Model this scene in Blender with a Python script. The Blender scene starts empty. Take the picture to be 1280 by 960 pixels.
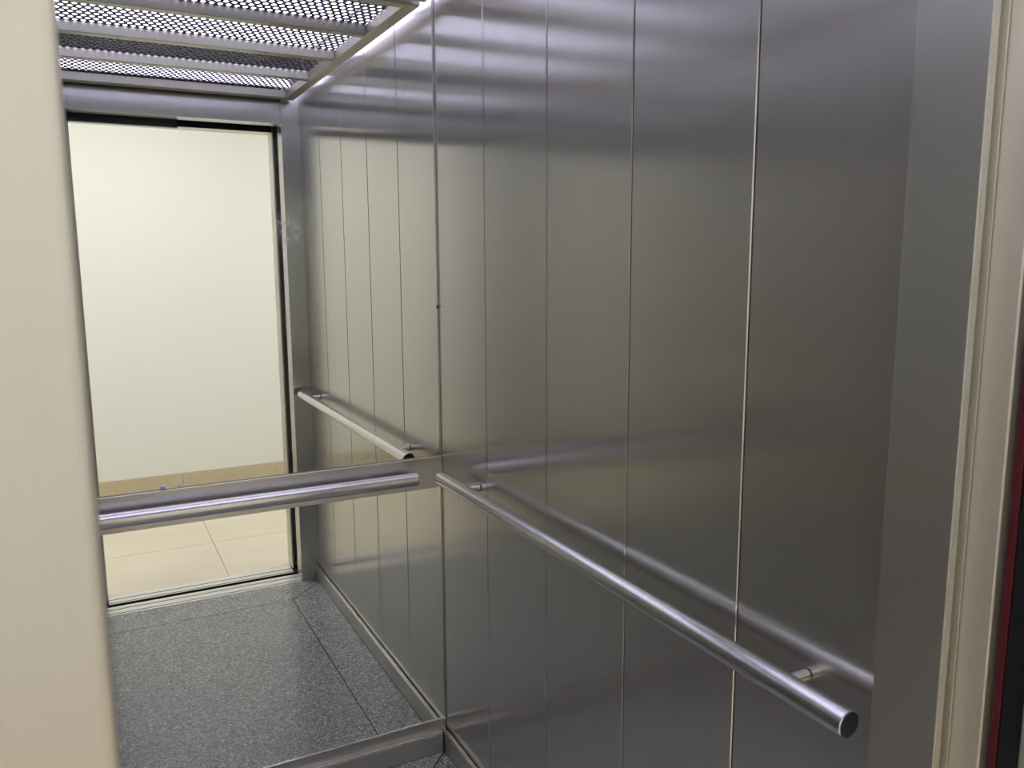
import bpy, bmesh, math, random
from mathutils import Vector, Matrix

random.seed(7)
S = bpy.context.scene
COL = S.collection

# ------------------------------------------------------------------ camera
YAW, PITCH, ROLL = 0.4822, -0.1536, -0.005
fwd = Vector((math.sin(YAW)*math.cos(PITCH), math.cos(YAW)*math.cos(PITCH), math.sin(PITCH)))
rt0 = Vector((math.cos(YAW), -math.sin(YAW), 0))
up0 = rt0.cross(fwd)
rt = rt0*math.cos(ROLL) + up0*math.sin(ROLL)
up = -rt0*math.sin(ROLL) + up0*math.cos(ROLL)
cd = bpy.data.cameras.new('camera')
cam = bpy.data.objects.new('camera', cd)
COL.objects.link(cam)
m3 = Matrix((rt, up, -fwd)).transposed()
cam.matrix_world = Matrix.Translation((-0.8946, -2.1588, 1.5029)) @ m3.to_4x4()
cd.sensor_fit = 'HORIZONTAL'
cd.sensor_width = 36
cd.lens = 1018.4/1280*36
cd.clip_start = 0.02
cd.dof.use_dof = True
cd.dof.focus_distance = 2.2
cd.dof.aperture_fstop = 11.0
S.camera = cam

# ------------------------------------------------------------------ world, exposure
W = bpy.data.worlds.new('world')
S.world = W
W.use_nodes = True
W.node_tree.nodes['Background'].inputs[0].default_value = (0.5, 0.5, 0.5, 1)
W.node_tree.nodes['Background'].inputs[1].default_value = 0.02
S.view_settings.view_transform = 'Standard'
S.view_settings.look = 'None'
S.view_settings.gamma = 1
S.view_settings.use_curve_mapping = False
S.view_settings.exposure = 0.0
LOBBY_LAMP = 18.5          # emission of the added, unseen lobby ceiling panels
LED_PANEL = 5.0           # emission of the lift's own lamps
LED_STRIP = 5.0
LED_COL = (0.76, 0.74, 1.0)
S.cycles.max_bounces = 16
S.cycles.glossy_bounces = 12
S.cycles.diffuse_bounces = 5
S.cycles.use_denoising = True
S.cycles.sample_clamp_indirect = 8

# ------------------------------------------------------------------ materials
def mat(name):
    m = bpy.data.materials.new(name)
    m.use_nodes = True
    nt = m.node_tree
    return m, nt, nt.nodes['Principled BSDF']

def N(nt, kind, **kw):
    n = nt.nodes.new(kind)
    for k, v in kw.items():
        setattr(n, k, v)
    return n

def simple(name, col, rough=0.5, metal=0.0, spec=0.5):
    m, nt, b = mat(name)
    b.inputs['Base Color'].default_value = (*col, 1)
    b.inputs['Roughness'].default_value = rough
    b.inputs['Metallic'].default_value = metal
    b.inputs['Specular IOR Level'].default_value = spec
    # faint wear in the gloss
    g = N(nt, 'ShaderNodeNewGeometry')
    t = N(nt, 'ShaderNodeTexNoise')
    t.inputs['Scale'].default_value = 40
    nt.links.new(g.outputs['Position'], t.inputs['Vector'])
    r = N(nt, 'ShaderNodeMapRange')
    r.inputs['To Min'].default_value = max(0.02, rough-0.04)
    r.inputs['To Max'].default_value = rough+0.04
    nt.links.new(t.outputs['Fac'], r.inputs['Value'])
    nt.links.new(r.outputs['Result'], b.inputs['Roughness'])
    return m

def brushed(name, col, rough, aniso, grain=0.008, haze=0.25):
    """hairline steel, the grain running upright: it blurs what it mirrors sideways"""
    m, nt, b = mat(name)
    L = nt.links
    b.inputs['Metallic'].default_value = 1
    geo = N(nt, 'ShaderNodeNewGeometry')
    mp = N(nt, 'ShaderNodeMapping')
    mp.inputs['Scale'].default_value = (900, 900, 6)
    L.new(geo.outputs['Position'], mp.inputs['Vector'])
    tx = N(nt, 'ShaderNodeTexNoise')
    tx.inputs['Scale'].default_value = 1
    tx.inputs['Detail'].default_value = 3
    L.new(mp.outputs['Vector'], tx.inputs['Vector'])
    big = N(nt, 'ShaderNodeTexNoise')
    big.inputs['Scale'].default_value = 2.2
    big.inputs['Detail'].default_value = 2
    L.new(geo.outputs['Position'], big.inputs['Vector'])
    add = N(nt, 'ShaderNodeMath', operation='ADD')
    L.new(tx.outputs['Fac'], add.inputs[0])
    L.new(big.outputs['Fac'], add.inputs[1])
    rr = N(nt, 'ShaderNodeMapRange')
    rr.inputs['From Min'].default_value = 0.5
    rr.inputs['From Max'].default_value = 1.5
    rr.inputs['To Min'].default_value = rough-grain
    rr.inputs['To Max'].default_value = rough+grain
    L.new(add.outputs[0], rr.inputs['Value'])
    L.new(rr.outputs['Result'], b.inputs['Roughness'])
    cr = N(nt, 'ShaderNodeMapRange', data_type='FLOAT_VECTOR')
    cr.inputs['From Min'].default_value = (0.3, 0.3, 0.3)
    cr.inputs['From Max'].default_value = (0.7, 0.7, 0.7)
    cr.inputs[9].default_value = tuple(c*0.985 for c in col)
    cr.inputs[10].default_value = tuple(min(1, c*1.015) for c in col)
    L.new(tx.outputs['Fac'], cr.inputs[6])
    L.new(cr.outputs[1], b.inputs['Base Color'])
    b.inputs['Anisotropic'].default_value = aniso
    cx = N(nt, 'ShaderNodeVectorMath', operation='CROSS_PRODUCT')    # tangent across the grain
    L.new(geo.outputs['True Normal'], cx.inputs[0])
    cx.inputs[1].default_value = (0.001, 0.002, 1)
    nm = N(nt, 'ShaderNodeVectorMath', operation='NORMALIZE')
    L.new(cx.outputs[0], nm.inputs[0])
    L.new(nm.outputs[0], b.inputs['Tangent'])
    # the fine crosswise scratches scatter part of the light widely
    b2 = N(nt, 'ShaderNodeBsdfPrincipled')
    b2.inputs['Metallic'].default_value = 1
    b2.inputs['Roughness'].default_value = 0.55
    b2.inputs['Anisotropic'].default_value = 0.5
    L.new(nm.outputs[0], b2.inputs['Tangent'])
    L.new(cr.outputs[1], b2.inputs['Base Color'])
    mix = N(nt, 'ShaderNodeMixShader')
    mix.inputs['Fac'].default_value = haze
    L.new(b.outputs[0], mix.inputs[1]); L.new(b2.outputs[0], mix.inputs[2])
    L.new(mix.outputs[0], nt.nodes['Material Output'].inputs['Surface'])
    return m

def emitter(name, col, strength):
    m = bpy.data.materials.new(name)
    m.use_nodes = True
    nt = m.node_tree
    nt.nodes.clear()
    e = nt.nodes.new('ShaderNodeEmission')
    e.inputs[0].default_value = (*col, 1)
    e.inputs[1].default_value = strength
    o = nt.nodes.new('ShaderNodeOutputMaterial')
    nt.links.new(e.outputs[0], o.inputs[0])
    return m

STEEL_WALL = brushed('brushed_steel_wall', (0.62, 0.61, 0.585), 0.165, 0.95)
STEEL_FRONT = brushed('brushed_steel_front', (0.60, 0.595, 0.585), 0.24, 0.92)
STEEL_JAMB = brushed('brushed_steel_jamb', (0.68, 0.64, 0.595), 0.36, 0.8)
STEEL_LEAF = brushed('brushed_steel_leaf', (0.86, 0.81, 0.74), 0.45, 0.6)
STEEL_TRIM = brushed('brushed_steel_trim', (0.60, 0.58, 0.56), 0.28, 0.3)
STEEL_RAIL = simple('satin_steel_rail', (0.62, 0.61, 0.60), 0.2, 1.0)
STEEL_BAR = simple('satin_steel_bar', (0.52, 0.49, 0.43), 0.45, 1.0)
STEEL_MESH = simple('mesh_metal', (0.10, 0.10, 0.11), 0.5, 0.6)
ALU = simple('ribbed_aluminium', (0.82, 0.81, 0.79), 0.4, 0.7)
BLACK = simple('black_coating', (0.012, 0.012, 0.013), 0.25)
DARK = simple('dark_recess', (0.02, 0.02, 0.02), 0.8)
CAPMAT = simple('black_plastic_cap', (0.03, 0.03, 0.032), 0.45)
RED = simple('dark_red_rubber', (0.065, 0.002, 0.007), 0.5)
SHELL = simple('white_shell_paint', (0.75, 0.75, 0.77), 0.6)
ROOF = simple('grey_roof_paint', (0.32, 0.32, 0.34), 0.6)
WALLPAINT = simple('lobby_white_paint', (0.80, 0.808, 0.78), 0.75, 0, 0.2)
CEILPAINT = simple('lobby_ceiling_paint', (0.82, 0.82, 0.80), 0.85, 0, 0.2)
SKIRT = simple('beige_skirting_tile', (0.55, 0.47, 0.33), 0.3)
GROUT = simple('tile_grout', (0.30, 0.27, 0.21), 0.9)
PAPER = simple('white_paper_crumb', (0.93, 0.92, 0.88), 0.9)
LAMP_LOBBY = emitter('added_lobby_lamp', (1.0, 0.98, 0.96), LOBBY_LAMP)
LAMP_PANEL = emitter('lift_lamp_panel', LED_COL, LED_PANEL)
LAMP_STRIP = emitter('lift_lamp_strip', LED_COL, LED_STRIP)

def tile_mat():
    m, nt, b = mat('polished_beige_tile')
    g = N(nt, 'ShaderNodeNewGeometry')
    t = N(nt, 'ShaderNodeTexNoise')
    t.inputs['Scale'].default_value = 3
    t.inputs['Detail'].default_value = 6
    nt.links.new(g.outputs['Position'], t.inputs['Vector'])
    r = N(nt, 'ShaderNodeValToRGB')
    r.color_ramp.elements[0].position = 0.3
    r.color_ramp.elements[0].color = (0.68, 0.60, 0.47, 1)
    r.color_ramp.elements[1].position = 0.7
    r.color_ramp.elements[1].color = (0.73, 0.66, 0.53, 1)
    nt.links.new(t.outputs['Fac'], r.inputs['Fac'])
    nt.links.new(r.outputs['Color'], b.inputs['Base Color'])
    b.inputs['Roughness'].default_value = 0.18
    return m
TILE = tile_mat()

def granite_mat():
    m, nt, b = mat('speckled_granite_floor')
    L = nt.links
    g = N(nt, 'ShaderNodeNewGeometry')
    v = N(nt, 'ShaderNodeTexVoronoi')
    v.inputs['Scale'].default_value = 190
    v.inputs['Randomness'].default_value = 1
    L.new(g.outputs['Position'], v.inputs['Vector'])
    sep = N(nt, 'ShaderNodeSeparateColor')
    L.new(v.outputs['Color'], sep.inputs[0])
    r = N(nt, 'ShaderNodeValToRGB')
    cr = r.color_ramp
    cr.interpolation = 'LINEAR'
    cr.elements[0].position = 0.0
    cr.elements[0].color = (0.16, 0.16, 0.168, 1)
    cr.elements[1].position = 1.0
    cr.elements[1].color = (0.62, 0.62, 0.62, 1)
    e = cr.elements.new(0.45); e.color = (0.27, 0.272, 0.28, 1)
    e = cr.elements.new(0.82); e.color = (0.40, 0.40, 0.405, 1)
    L.new(sep.outputs[0], r.inputs['Fac'])
    L.new(r.outputs['Color'], b.inputs['Base Color'])
    b.inputs['Roughness'].default_value = 0.24
    b.inputs['Specular IOR Level'].default_value = 0.8
    return m
GRANITE = granite_mat()

def mirror_mat():
    m, nt, b = mat('mirror_glass')
    L = nt.links
    b.inputs['Base Color'].default_value = (0.90, 0.915, 0.885, 1)
    b.inputs['Metallic'].default_value = 1
    b.inputs['Roughness'].default_value = 0.0
    out = nt.nodes['Material Output']
    # greasy hand smear: a curved streak of dull film
    g = N(nt, 'ShaderNodeNewGeometry')
    def blob(cx, cz, rad, width):
        s = N(nt, 'ShaderNodeVectorMath', operation='SUBTRACT')
        L.new(g.outputs['Position'], s.inputs[0])
        s.inputs[1].default_value = (cx, 0, cz)
        ml = N(nt, 'ShaderNodeVectorMath', operation='MULTIPLY')
        L.new(s.outputs[0], ml.inputs[0])
        ml.inputs[1].default_value = (1, 0, 0.8)
        ln = N(nt, 'ShaderNodeVectorMath', operation='LENGTH')
        L.new(ml.outputs[0], ln.inputs[0])
        d = N(nt, 'ShaderNodeMath', operation='SUBTRACT')
        L.new(ln.outputs['Value'], d.inputs[0]); d.inputs[1].default_value = rad
        a = N(nt, 'ShaderNodeMath', operation='ABSOLUTE')
        L.new(d.outputs[0], a.inputs[0])
        mr = N(nt, 'ShaderNodeMapRange', interpolation_type='SMOOTHSTEP')
        L.new(a.outputs[0], mr.inputs['Value'])
        mr.inputs['From Min'].default_value = 0
        mr.inputs['From Max'].default_value = width
        mr.inputs['To Min'].default_value = 1
        mr.inputs['To Max'].default_value = 0
        return mr.outputs['Result']
    ring = blob(-0.411, 1.576, 0.017, 0.021)
    dab = blob(-0.435, 1.60, 0.0, 0.025)
    mx = N(nt, 'ShaderNodeMath', operation='MAXIMUM')
    L.new(ring, mx.inputs[0]); L.new(dab, mx.inputs[1])
    t = N(nt, 'ShaderNodeTexNoise')
    t.inputs['Scale'].default_value = 70
    L.new(g.outputs['Position'], t.inputs['Vector'])
    tr = N(nt, 'ShaderNodeMapRange')
    tr.inputs['From Min'].default_value = 0.35
    tr.inputs['From Max'].default_value = 0.7
    tr.inputs['To Min'].default_value = 0.06
    tr.inputs['To Max'].default_value = 0.5
    L.new(t.outputs['Fac'], tr.inputs['Value'])
    mm = N(nt, 'ShaderNodeMath', operation='MULTIPLY')
    L.new(mx.outputs[0], mm.inputs[0]); L.new(tr.outputs['Result'], mm.inputs[1])
    d = N(nt, 'ShaderNodeBsdfDiffuse')
    d.inputs['Color'].default_value = (0.75, 0.76, 0.74, 1)
    mix = N(nt, 'ShaderNodeMixShader')
    L.new(mm.outputs[0], mix.inputs['Fac'])
    L.new(b.outputs[0], mix.inputs[1]); L.new(d.outputs[0], mix.inputs[2])
    L.new(mix.outputs[0], out.inputs['Surface'])
    return m
MIRROR = mirror_mat()

# ------------------------------------------------------------------ builders
def link(name, me, parent=None):
    o = bpy.data.objects.new(name, me)
    COL.objects.link(o)
    if parent:
        o.parent = parent
    return o

def mesh_of(name, bm, m, smooth=False):
    me = bpy.data.meshes.new(name)
    bmesh.ops.recalc_face_normals(bm, faces=bm.faces)
    bm.to_mesh(me)
    bm.free()
    me.materials.append(m)
    if smooth:
        me.polygons.foreach_set('use_smooth', [True]*len(me.polygons))
    return me

def bm_box(bm, x0, x1, y0, y1, z0, z1):
    vs = [bm.verts.new((x, y, z)) for x in (x0, x1) for y in (y0, y1) for z in (z0, z1)]
    for f in ((0,1,3,2),(4,6,7,5),(0,4,5,1),(2,3,7,6),(0,2,6,4),(1,5,7,3)):
        bm.faces.new([vs[i] for i in f])

def box(name, lim, m, parent=None, bev=0.0, seg=1, filt=None):
    x0, x1, y0, y1, z0, z1 = lim
    bm = bmesh.new()
    bm_box(bm, x0, x1, y0, y1, z0, z1)
    if bev:
        es = [e for e in bm.edges if filt is None or filt((e.verts[0].co+e.verts[1].co)/2)]
        bmesh.ops.bevel(bm, geom=es, offset=bev, segments=seg, affect='EDGES', profile=0.5)
    return link(name, mesh_of(name, bm, m), parent)

def prism(name, pts, z0, z1, m, parent=None, bev=0.0):
    """polygon in plan, raised from z0 to z1"""
    bm = bmesh.new()
    lo = [bm.verts.new((x, y, z0)) for x, y in pts]
    hi = [bm.verts.new((x, y, z1)) for x, y in pts]
    n = len(pts)
    bm.faces.new(lo[::-1]); top = bm.faces.new(hi)
    for i in range(n):
        bm.faces.new((lo[i], lo[(i+1) % n], hi[(i+1) % n], hi[i]))
    if bev:
        bmesh.ops.bevel(bm, geom=list(top.edges), offset=bev, segments=1, affect='EDGES')
    return link(name, mesh_of(name, bm, m), parent)

def lathe(name, prof, base, axis, m, parent=None, seg=40, cap=True):
    """prof: list of (distance along the axis, radius)"""
    bm = bmesh.new()
    ax = Vector(axis).normalized()
    s = ax.orthogonal().normalized()
    t = ax.cross(s)
    rings = []
    for d, r in prof:
        rings.append([bm.verts.new(Vector(base)+ax*d+(s*math.cos(a)+t*math.sin(a))*r)
                      for a in (2*math.pi*k/seg for k in range(seg))])
    for a, b in zip(rings, rings[1:]):
        for k in range(seg):
            bm.faces.new((a[k], a[(k+1) % seg], b[(k+1) % seg], b[k]))
    if cap:
        bm.faces.new(rings[0][::-1]); bm.faces.new(rings[-1])
    me = mesh_of(name, bm, m, True)
    o = link(name, me, parent)
    md = o.modifiers.new('edge', 'EDGE_SPLIT')
    md.split_angle = math.radians(35)
    return o

def empty(name, loc=(0, 0, 0)):
    o = link(name, None)
    o.location = loc
    o.empty_display_size = 0.05
    return o

def tag(o, label=None, cat=None, group=None, kind=None):
    if label: o['label'] = label
    if cat: o['category'] = cat
    if group: o['group'] = group
    if kind: o['kind'] = kind
    return o

def structure(name):
    return tag(empty(name), kind='structure')

# ------------------------------------------------------------------ dimensions (metres)
L = 1.543            # depth of the car
CW = 1.10            # width of the car
PW = 0.3067          # panel pitch
TOP = 2.36           # shell top
OPR, OPL = -0.079, -0.935   # right and left edge of the car opening
HEAD = 2.082         # head of the opening
LB = -1.81           # lobby face of the landing wall
LOBY = -3.49         # wall on the far side of the lobby

# ------------------------------------------------------------------ car walls
wr = structure('wall_right')
box('backing', (0.010, 0.03, -L-0.0, 0.03, 0.0, TOP), DARK, wr)
def side_panels(parent, x0, x1, face):
    for k in range(6):
        y1 = -k*PW - (0.0016 if k else 0.002)
        y0 = -(k+1)*PW + 0.0016
        if k == 5:
            break
        if k == 4:
            y0 = -L
        box('panel', (x0, x1, y0, y1, 0.02, TOP), STEEL_WALL, parent, 0.0016, 1,
            lambda c, f=face: abs(c.x-f) < 1e-5)
side_panels(wr, 0.0, 0.010, 0.0)

wl = structure('wall_left')
box('backing', (-CW-0.03, -CW-0.010, -L, 0.03, 0.0, TOP), DARK, wl)
side_panels(wl, -CW-0.010, -CW, -CW)

wb = structure('wall_back')
box('backing', (-CW, 0.010, 0.008, 0.03, 0.0, TOP), DARK, wb)
box('steel_strip', (-CW, -0.0005, 0.0, 0.008, 0.02, 0.1005), STEEL_TRIM, wb, 0.001)
# the two mirrors
mu = tag(empty('mirror', (-0.55, 0, 0.933)), 'tall mirror above the steel band across the back wall, with a hand smear', 'mirror')
def rel(o, p):
    o.location = -p.location
    return o
rel(box('glass', (-CW+0.004, -0.005, 0.0, 0.006, 0.934, TOP-0.02), MIRROR, mu), mu)
rel(box('edge_trim', (-0.0048, -0.0008, -0.0022, 0.006, 0.934, TOP-0.02), STEEL_TRIM, mu), mu)
rel(box('clip', (-0.0055, -0.0014, -0.003, 0.0, 1.361, 1.372), DARK, mu, 0.001), mu)
ml = tag(empty('mirror', (-0.55, 0, 0.10)), 'low mirror below the back handrail reflecting the grey speckled floor', 'mirror')
rel(box('glass', (-CW+0.004, -0.005, 0.0, 0.006, 0.107, 0.840), MIRROR, ml), ml)
rel(box('edge_trim', (-0.0048, -0.0008, -0.0022, 0.006, 0.107, 0.840), STEEL_TRIM, ml), ml)
rel(box('bottom_trim', (-CW+0.004, -0.001, -0.004, 0.006, 0.1005, 0.107), STEEL_RAIL, ml, 0.001), ml)

tb = structure('trim_1')
box('band', (-CW, -0.0005, -0.008, 0.008, 0.840, 0.933), STEEL_TRIM, tb, 0.0012)

# kick plates
def kick(name, lim_face, lim_top, m=STEEL_TRIM):
    p = structure(name)
    box('plate', lim_face, m, p, 0.0015)
    box('top_edge', lim_top, STEEL_RAIL, p, 0.002)
kick('baseboard_right', (-0.013, 0.0, -L+0.0005, -0.001, 0.0, 0.066), (-0.015, -0.003, -L+0.0005, -0.001, 0.066, 0.073))
kick('baseboard_left', (-CW, -CW+0.013, -L+0.0005, -0.001, 0.0, 0.066), (-CW, -CW+0.015, -L+0.0005, -0.001, 0.066, 0.073))
kick('baseboard_back', (-CW+0.016, -0.016, -0.013, 0.0, 0.0, 0.062), (-CW+0.016, -0.016, -0.015, 0.0, 0.062, 0.069))

# front of the car: two returns bent round into the opening, and the header
wf = structure('wall_front')
def return_panel(x_in, x_out, sgn):
    # plan of the folded sheet: face towards the car, lip into the opening
    t = 0.012
    pts = [(x_in, -L), (x_out, -L), (x_out, -L-t), (x_in+sgn*t, -L-t), (x_in+sgn*t, -1.628), (x_in, -1.628)]
    o = prism('return_panel', pts, 0.0, TOP, STEEL_FRONT, wf)
    bv = o.modifiers.new('bend', 'BEVEL')
    bv.width = 0.0016; bv.segments = 3; bv.limit_method = 'ANGLE'
    return o
return_panel(OPR, 0.03, 1)
return_panel(OPL, -CW-0.03, -1)
bm = bmesh.new()
prof = [(-L-0.001, HEAD), (-L-0.001, TOP), (-L-0.013, TOP), (-L-0.013, HEAD+0.012), (-1.628, HEAD+0.012), (-1.628, HEAD)]
ra = [bm.verts.new((OPL+0.001, y, z)) for y, z in prof]
rb = [bm.verts.new((OPR-0.001, y, z)) for y, z in prof]
bm.faces.new(ra); bm.faces.new(rb[::-1])
for i in range(6):
    bm.faces.new((ra[i], ra[(i+1) % 6], rb[(i+1) % 6], rb[i]))
o = link('header_panel', mesh_of('header_panel', bm, STEEL_FRONT), wf)
bv = o.modifiers.new('bend', 'BEVEL'); bv.width = 0.0016; bv.segments = 2; bv.limit_method = 'ANGLE'

# ------------------------------------------------------------------ ceiling: frame, cross bars, perforated panels under the lamps
ce = structure('ceiling')
box('shell', (-CW-0.03, 0.03, -L-0.02, 0.03, TOP, TOP+0.02), ROOF, ce)
ZB, ZT = 2.1755, 2.207           # underside and top of the frame
FX0, FX1 = -CW+0.03, -0.030
FY0, FY1 = -1.508, -0.018
BW = 0.040
box('frame_rail', (FX1-BW, FX1, FY0, FY1, ZB, ZT), STEEL_BAR, ce, 0.0015)
box('frame_rail', (FX0, FX0+BW, FY0, FY1, ZB, ZT), STEEL_BAR, ce, 0.0015)
bars = [(-0.018-BW, -0.018), (-0.400, -0.362), (-0.750, -0.712), (-1.100, -1.062), (FY0, FY0+0.05)]
for y0, y1 in bars:
    box('cross_bar', (FX0+BW+0.0005, FX1-BW-0.0005, y0, y1, ZB+0.0005, ZT), STEEL_BAR, ce, 0.0015)

def perforated(y0, y1):
    px, py = 0.0225, 0.0285
    x0, x1 = FX0+BW*0.6, FX1-BW*0.6
    hx, hy = 0.0080, 0.0130
    nx = int((x1-x0)/px)
    ny = max(1, round((y1-y0)/py))
    py = (y1-y0)/ny
    px = (x1-x0)/nx
    V, F = [], []
    for j in range(ny):
        yc = y0+(j+0.5)*py
        off = 0.5 if j % 2 else 0.0
        for i in range(nx+1 if off else nx):
            a = max(x0, x0+(i-off)*px); b = min(x1, x0+(i-off+1)*px)
            if b-a < px*0.75:      # half cell at the border: plain plate
                n = len(V)
                V += [(a, yc-py/2, 0), (b, yc-py/2, 0), (b, yc+py/2, 0), (a, yc+py/2, 0)]
                F.append((n, n+1, n+2, n+3)); continue
            xc = (a+b)/2
            n = len(V)
            outer = [(-1,-1),(0,-1),(1,-1),(1,0),(1,1),(0,1),(-1,1),(-1,0)]
            V += [(xc+u*px/2, yc+w*py/2, 0) for u, w in outer]
            k = 0.62
            inner = [(-k,-0.72),(0,-1),(k,-0.72),(1,0),(k,0.72),(0,1),(-k,0.72),(-1,0)]
            V += [(xc+u*hx, yc+w*hy, 0) for u, w in inner]
            for q in range(8):
                F.append((n+q, n+(q+1) % 8, n+8+(q+1) % 8, n+8+q))
    me = bpy.data.meshes.new('mesh_panel')
    me.from_pydata([(x, y, ZT+0.0005) for x, y, z in V], [], F)
    me.materials.append(STEEL_MESH)
    o = link('mesh_panel', me, ce)
    md = o.modifiers.new('thick', 'SOLIDIFY')
    md.thickness = 0.0015; md.offset = 1
    return o
for (a0, a1), (b0, b1) in zip(bars, bars[1:]):
    perforated(b1-0.004, a0+0.004)
# hangers that carry the frame
for x in (FX0+0.02, FX1-0.02):
    for y in (-0.25, -1.25):
        box('hanger', (x-0.004, x+0.004, y-0.012, y+0.012, ZT, TOP), BLACK, ce)

# lamps above the mesh
lp = tag(empty('ceiling_light', (-0.55, -0.66, TOP)), 'bluish white lamp panel behind the perforated lift ceiling', 'light')
rel(box('housing', (-1.09, -0.010, -1.24, -0.18, 2.335, TOP), SHELL, lp), lp)
rel(box('diffuser', (-1.088, -0.012, -1.23, -0.19, 2.325, 2.335), LAMP_PANEL, lp), lp)
ls = tag(empty('strip_light', (-0.55, -1.45, TOP)), 'bluish white strip lamp above the ceiling mesh along the door header', 'light')
rel(box('bracket', (-1.04, -0.06, -1.455, -1.435, 2.215, TOP), BLACK, ls), ls)
rel(box('tube', (-1.04, -0.06, -1.435, -1.425, 2.212, 2.275), LAMP_STRIP, ls), ls)

# ------------------------------------------------------------------ car floor: dark base, speckled field with mitred border strips
fl = structure('floor')
box('base', (-CW-0.01, 0.01, -L, 0.01, -0.06, -0.0008), DARK, fl)
J = 0.0021
bx0, bx1, by0, by1 = -CW+0.165, -0.165, -1.355, -0.165
ox0, ox1, oy0, oy1 = -CW+0.0135, -0.0135, -1.490, -0.0135
prism('floor_slab', [(bx0+J, by0+J), (bx1-J, by0+J), (bx1-J, by1-J), (bx0+J, by1-J)], -0.0008, 0.0, GRANITE, fl, 0.0003)
d = J*0.8
prism('border_strip', [(ox1, oy0+2*d), (ox1, oy1-2*d), (bx1+J, by1-d), (bx1+J, by0+d)][::-1], -0.0008, 0.0, GRANITE, fl, 0.0003)
prism('border_strip', [(ox0, oy0+2*d), (bx0-J, by0+d), (bx0-J, by1-d), (ox0, oy1-2*d)][::-1], -0.0008, 0.0, GRANITE, fl, 0.0003)
prism('border_strip', [(ox0+2*d, oy0), (ox1-2*d, oy0), (bx1-d, by0-J), (bx0+d, by0-J)], -0.0008, 0.0, GRANITE, fl, 0.0003)
prism('border_strip', [(bx0+d, by1+J), (bx1-d, by1+J), (ox1-2*d, oy1), (ox0+2*d, oy1)], -0.0008, 0.0, GRANITE, fl, 0.0003)
prism('threshold_strip', [(ox0, -L+0.0015), (ox1, -L+0.0015), (ox1, oy0-J), (ox0, oy0-J)], -0.0008, 0.0, GRANITE, fl, 0.0003)

# sills
s1 = structure('trim_2')
box('sill_base', (OPL-0.15, OPR+0.10, -1.6445, -L-0.0005, -0.06, -0.0006), DARK, s1)
for a, b in ((-1.560, -1.5445), (-1.608, -1.568), (-1.645, -1.6165)):
    box('sill_rib', (OPL+0.0005, OPR-0.0005, a, b, -0.0006, 0.0005), ALU, s1, 0.0003)
s2 = structure('trim_3')
box('sill_base', (OPL-0.15, OPR+0.10, -1.7695, -1.6765, -0.06, -0.0006), DARK, s2)
for a, b in ((-1.685, -1.676), (-1.726, -1.6935), (-1.770, -1.734)):
    box('sill_rib', (-0.895, -0.087, a, b, -0.0006, 0.0005), ALU, s2, 0.0003)

# ------------------------------------------------------------------ doors, slid open into the right side
d1 = structure('door_1')
box('leaf', (-0.058, 0.40, -1.6308, -1.598, 0.004, 2.12), STEEL_LEAF, d1, 0.0006, 2)
box('leaf', (-0.0588, 0.40, -1.667, -1.6314, 0.004, 2.12), STEEL_LEAF, d1, 0.0022, 3)
box('hanger_plate', (OPL+0.001, -0.486, -1.690, -1.660, 2.054, 2.16), BLACK, d1, 0.001)
box('track', (OPL-0.02, OPR+0.3, -1.700, -1.640, 2.125, 2.16), BLACK, d1)
d2 = structure('door_2')
box('seal', (-0.058, -0.03, -1.684, -1.6755, 0.004, 2.10), RED, d2, 0.001, 2)
box('leaf', (-0.0575, 0.40, -1.716, -1.6845, 0.004, 2.10), BLACK, d2, 0.0015)
lathe('screw', [(0, 0.0022), (0.0012, 0.0016)], (-0.0575, -1.694, 0.94), (-1, 0, 0), ALU, d2, 12)

# ------------------------------------------------------------------ landing side: frame, wall, lobby
fr = structure('trim_4')
def jamb(x_in, x_out):
    s = 1 if x_out > x_in else -1
    pts = [(x_in, -1.720), (x_in, LB), (x_out, LB), (x_out, LB+0.012), (x_in+s*0.012, LB+0.012), (x_in+s*0.012, -1.720)]
    o = prism('jamb', pts, 0.0, 2.19, STEEL_JAMB, fr)
    bv = o.modifiers.new('bend', 'BEVEL'); bv.width = 0.007; bv.segments = 6; bv.limit_method = 'ANGLE'
    for p in o.data.polygons: p.use_smooth = True
    o.modifiers.new('wn', 'WEIGHTED_NORMAL')
jamb(-0.085, 0.06)
jamb(-0.8957, -1.06)
box('head_gap_shade', (-0.8955, -0.0855, -1.7198, -1.716, 2.0675, 2.19), BLACK, fr)  # black plate added to darken the gap behind the head, standing in for shade
box('head', (-0.8955, -0.0855, LB, -1.720, 2.066, 2.19), STEEL_JAMB, fr, 0.003, 3)

wn = structure('wall_landing')
box('pier', (0.055, 2.6, LB+0.013, -1.722, 0, 2.7), WALLPAINT, wn)
box('pier', (-4.0, -1.055, LB+0.013, -1.722, 0, 2.7), WALLPAINT, wn)
box('lintel', (-1.055, 0.055, LB+0.013, -1.722, 2.185, 2.7), WALLPAINT, wn)
wo = structure('wall_lobby')
box('plaster', (-4.0, 2.6, LOBY-0.1, LOBY, 0, 2.7), WALLPAINT, wo)
we = structure('wall_end')
box('plaster', (2.6, 2.7, LOBY-0.1, -1.722, 0, 2.7), WALLPAINT, we)
ww = structure('wall_side')
box('plaster', (-4.1, -4.0, LOBY-0.1, -1.722, 0, 2.7), WALLPAINT, ww)
bl = structure('baseboard_lobby')
x = -4.0
while x < 2.59:
    x1 = min(2.6, x+0.6)
    box('skirting_tile', (x+0.0008, x1-0.0008, LOBY, LOBY+0.009, 0.0, 0.11), SKIRT, bl, 0.001)
    x = x1
cl = structure('ceiling_lobby')
box('plaster', (-4.1, 2.7, LOBY-0.1, -1.722, 2.7, 2.75), CEILPAINT, cl)
flb = structure('floor_lobby')
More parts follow.
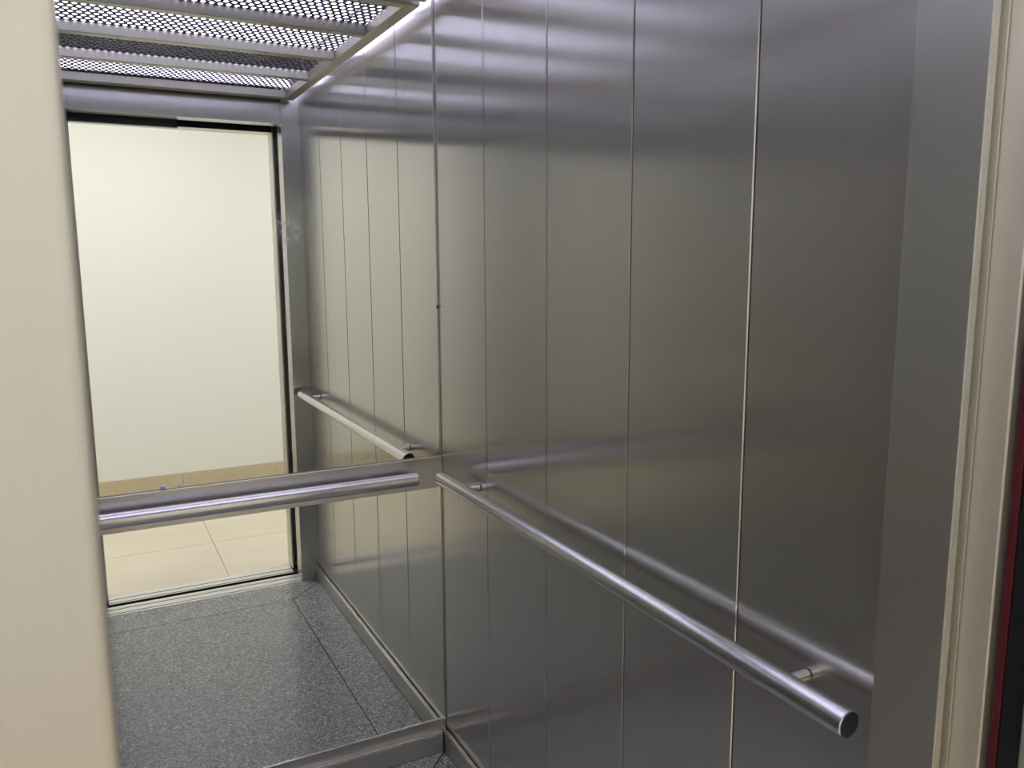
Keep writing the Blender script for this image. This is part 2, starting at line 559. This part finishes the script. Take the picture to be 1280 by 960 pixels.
box('grout', (-4.1, 2.7, LOBY-0.1, -1.771, -0.06, -0.0012), GROUT, flb)
TS = 0.60
xs = [-0.374+TS*k for k in range(-7, 6)]
ys = [-1.7715, -2.305, -2.905, LOBY]
for i in range(len(xs)-1):
    for j in range(3):
        box('floor_tile', (xs[i]+0.0017, xs[i+1]-0.0017, ys[j+1]+0.0025, ys[j]-(0.0025 if j else 0), -0.012, 0.0), TILE, flb, 0.0006)

for k, (lx, where) in enumerate(((-2.7, 'left'), (-0.75, 'middle'), (1.4, 'right'))):  # unseen lamps, put in to light the lobby
    c = tag(empty('ceiling_light', (lx, -2.30, 2.7)), 'square ceiling lamp added out of view to light the lobby, %s one of three in the row' % where, 'light', 'added lobby lamps')
    rel(box('frame', (lx-0.32, lx+0.32, -2.62, -1.98, 2.688, 2.7), SHELL, c, 0.002), c)
    rel(box('diffuser', (lx-0.29, lx+0.29, -2.59, -2.01, 2.684, 2.689), LAMP_LOBBY, c), c)

# ------------------------------------------------------------------ handrails
def handrail(label, a, b, wall_axis, wall_gap, posts):
    """bar from a to b; wall_axis points from the bar to the wall"""
    A, B = Vector(a), Vector(b)
    ax = (B-A).normalized()
    ln = (B-A).length
    h = tag(empty('handrail', A), label, 'handrail')
    r = 0.0192
    rel(lathe('bar', [(0.0006, r-0.0022), (0.0, r-0.0014), (0.0012, r), (ln-0.0012, r), (ln, r-0.0014), (ln-0.0006, r-0.0022)], A, ax, STEEL_RAIL, h, 56, cap=False), h)
    for p, dr in ((A, ax), (B, -ax)):
        rel(lathe('end_cap', [(0.0004, r-0.0015), (0.0012, r-0.0018), (0.012, r-0.0022)], p, dr, CAPMAT, h, 48), h)
    w = Vector(wall_axis)
    for q in posts:
        c = A + ax*q
        rr = 0.0092
        br = lathe('bracket', [(0.010, rr), (wall_gap-0.0022, rr), (wall_gap-0.0018, rr-0.0006)], c, w, STEEL_RAIL, h, 32)
        rel(br, h)
        lathe('washer', [(wall_gap-0.0018, rr-0.001), (wall_gap+0.0004, rr-0.001)], c, w, DARK, br, 32)
    return h
handrail('round steel handrail with black end cap sloping along the right panelled wall', (-0.0533, -1.494, 0.9), (-0.0533, -0.126, 0.9), (1, 0, 0), 0.0533, (0.120, 1.368-0.137))
handrail('round steel handrail across the mirrored back wall in front of the flat band', (-CW+0.10, -0.055, 0.887), (-0.097, -0.055, 0.887), (0, 1, 0), 0.047, (0.06, 0.903-0.125))

# ------------------------------------------------------------------ crumbs of paper left on top of the band
def crumb(x, s, label):
    bm = bmesh.new()
    bmesh.ops.create_icosphere(bm, subdivisions=1, radius=s)
    for v in bm.verts:
        v.co *= random.uniform(0.7, 1.15)
    zmin = min(v.co.z for v in bm.verts)
    for v in bm.verts:
        v.co.z -= zmin
    o = link('paper_crumb', mesh_of('paper_crumb', bm, PAPER))
    o.location = (x, -0.004, 0.9328)
    tag(o, label, 'crumb', 'paper crumbs on the band')
crumb(-0.776, 0.0045, 'tiny white paper crumb on the band, leftmost of three')
crumb(-0.754, 0.0085, 'largest white paper crumb on top of the band, the middle one of three')
crumb(-0.712, 0.005, 'tiny white paper crumb on the band, rightmost of three')
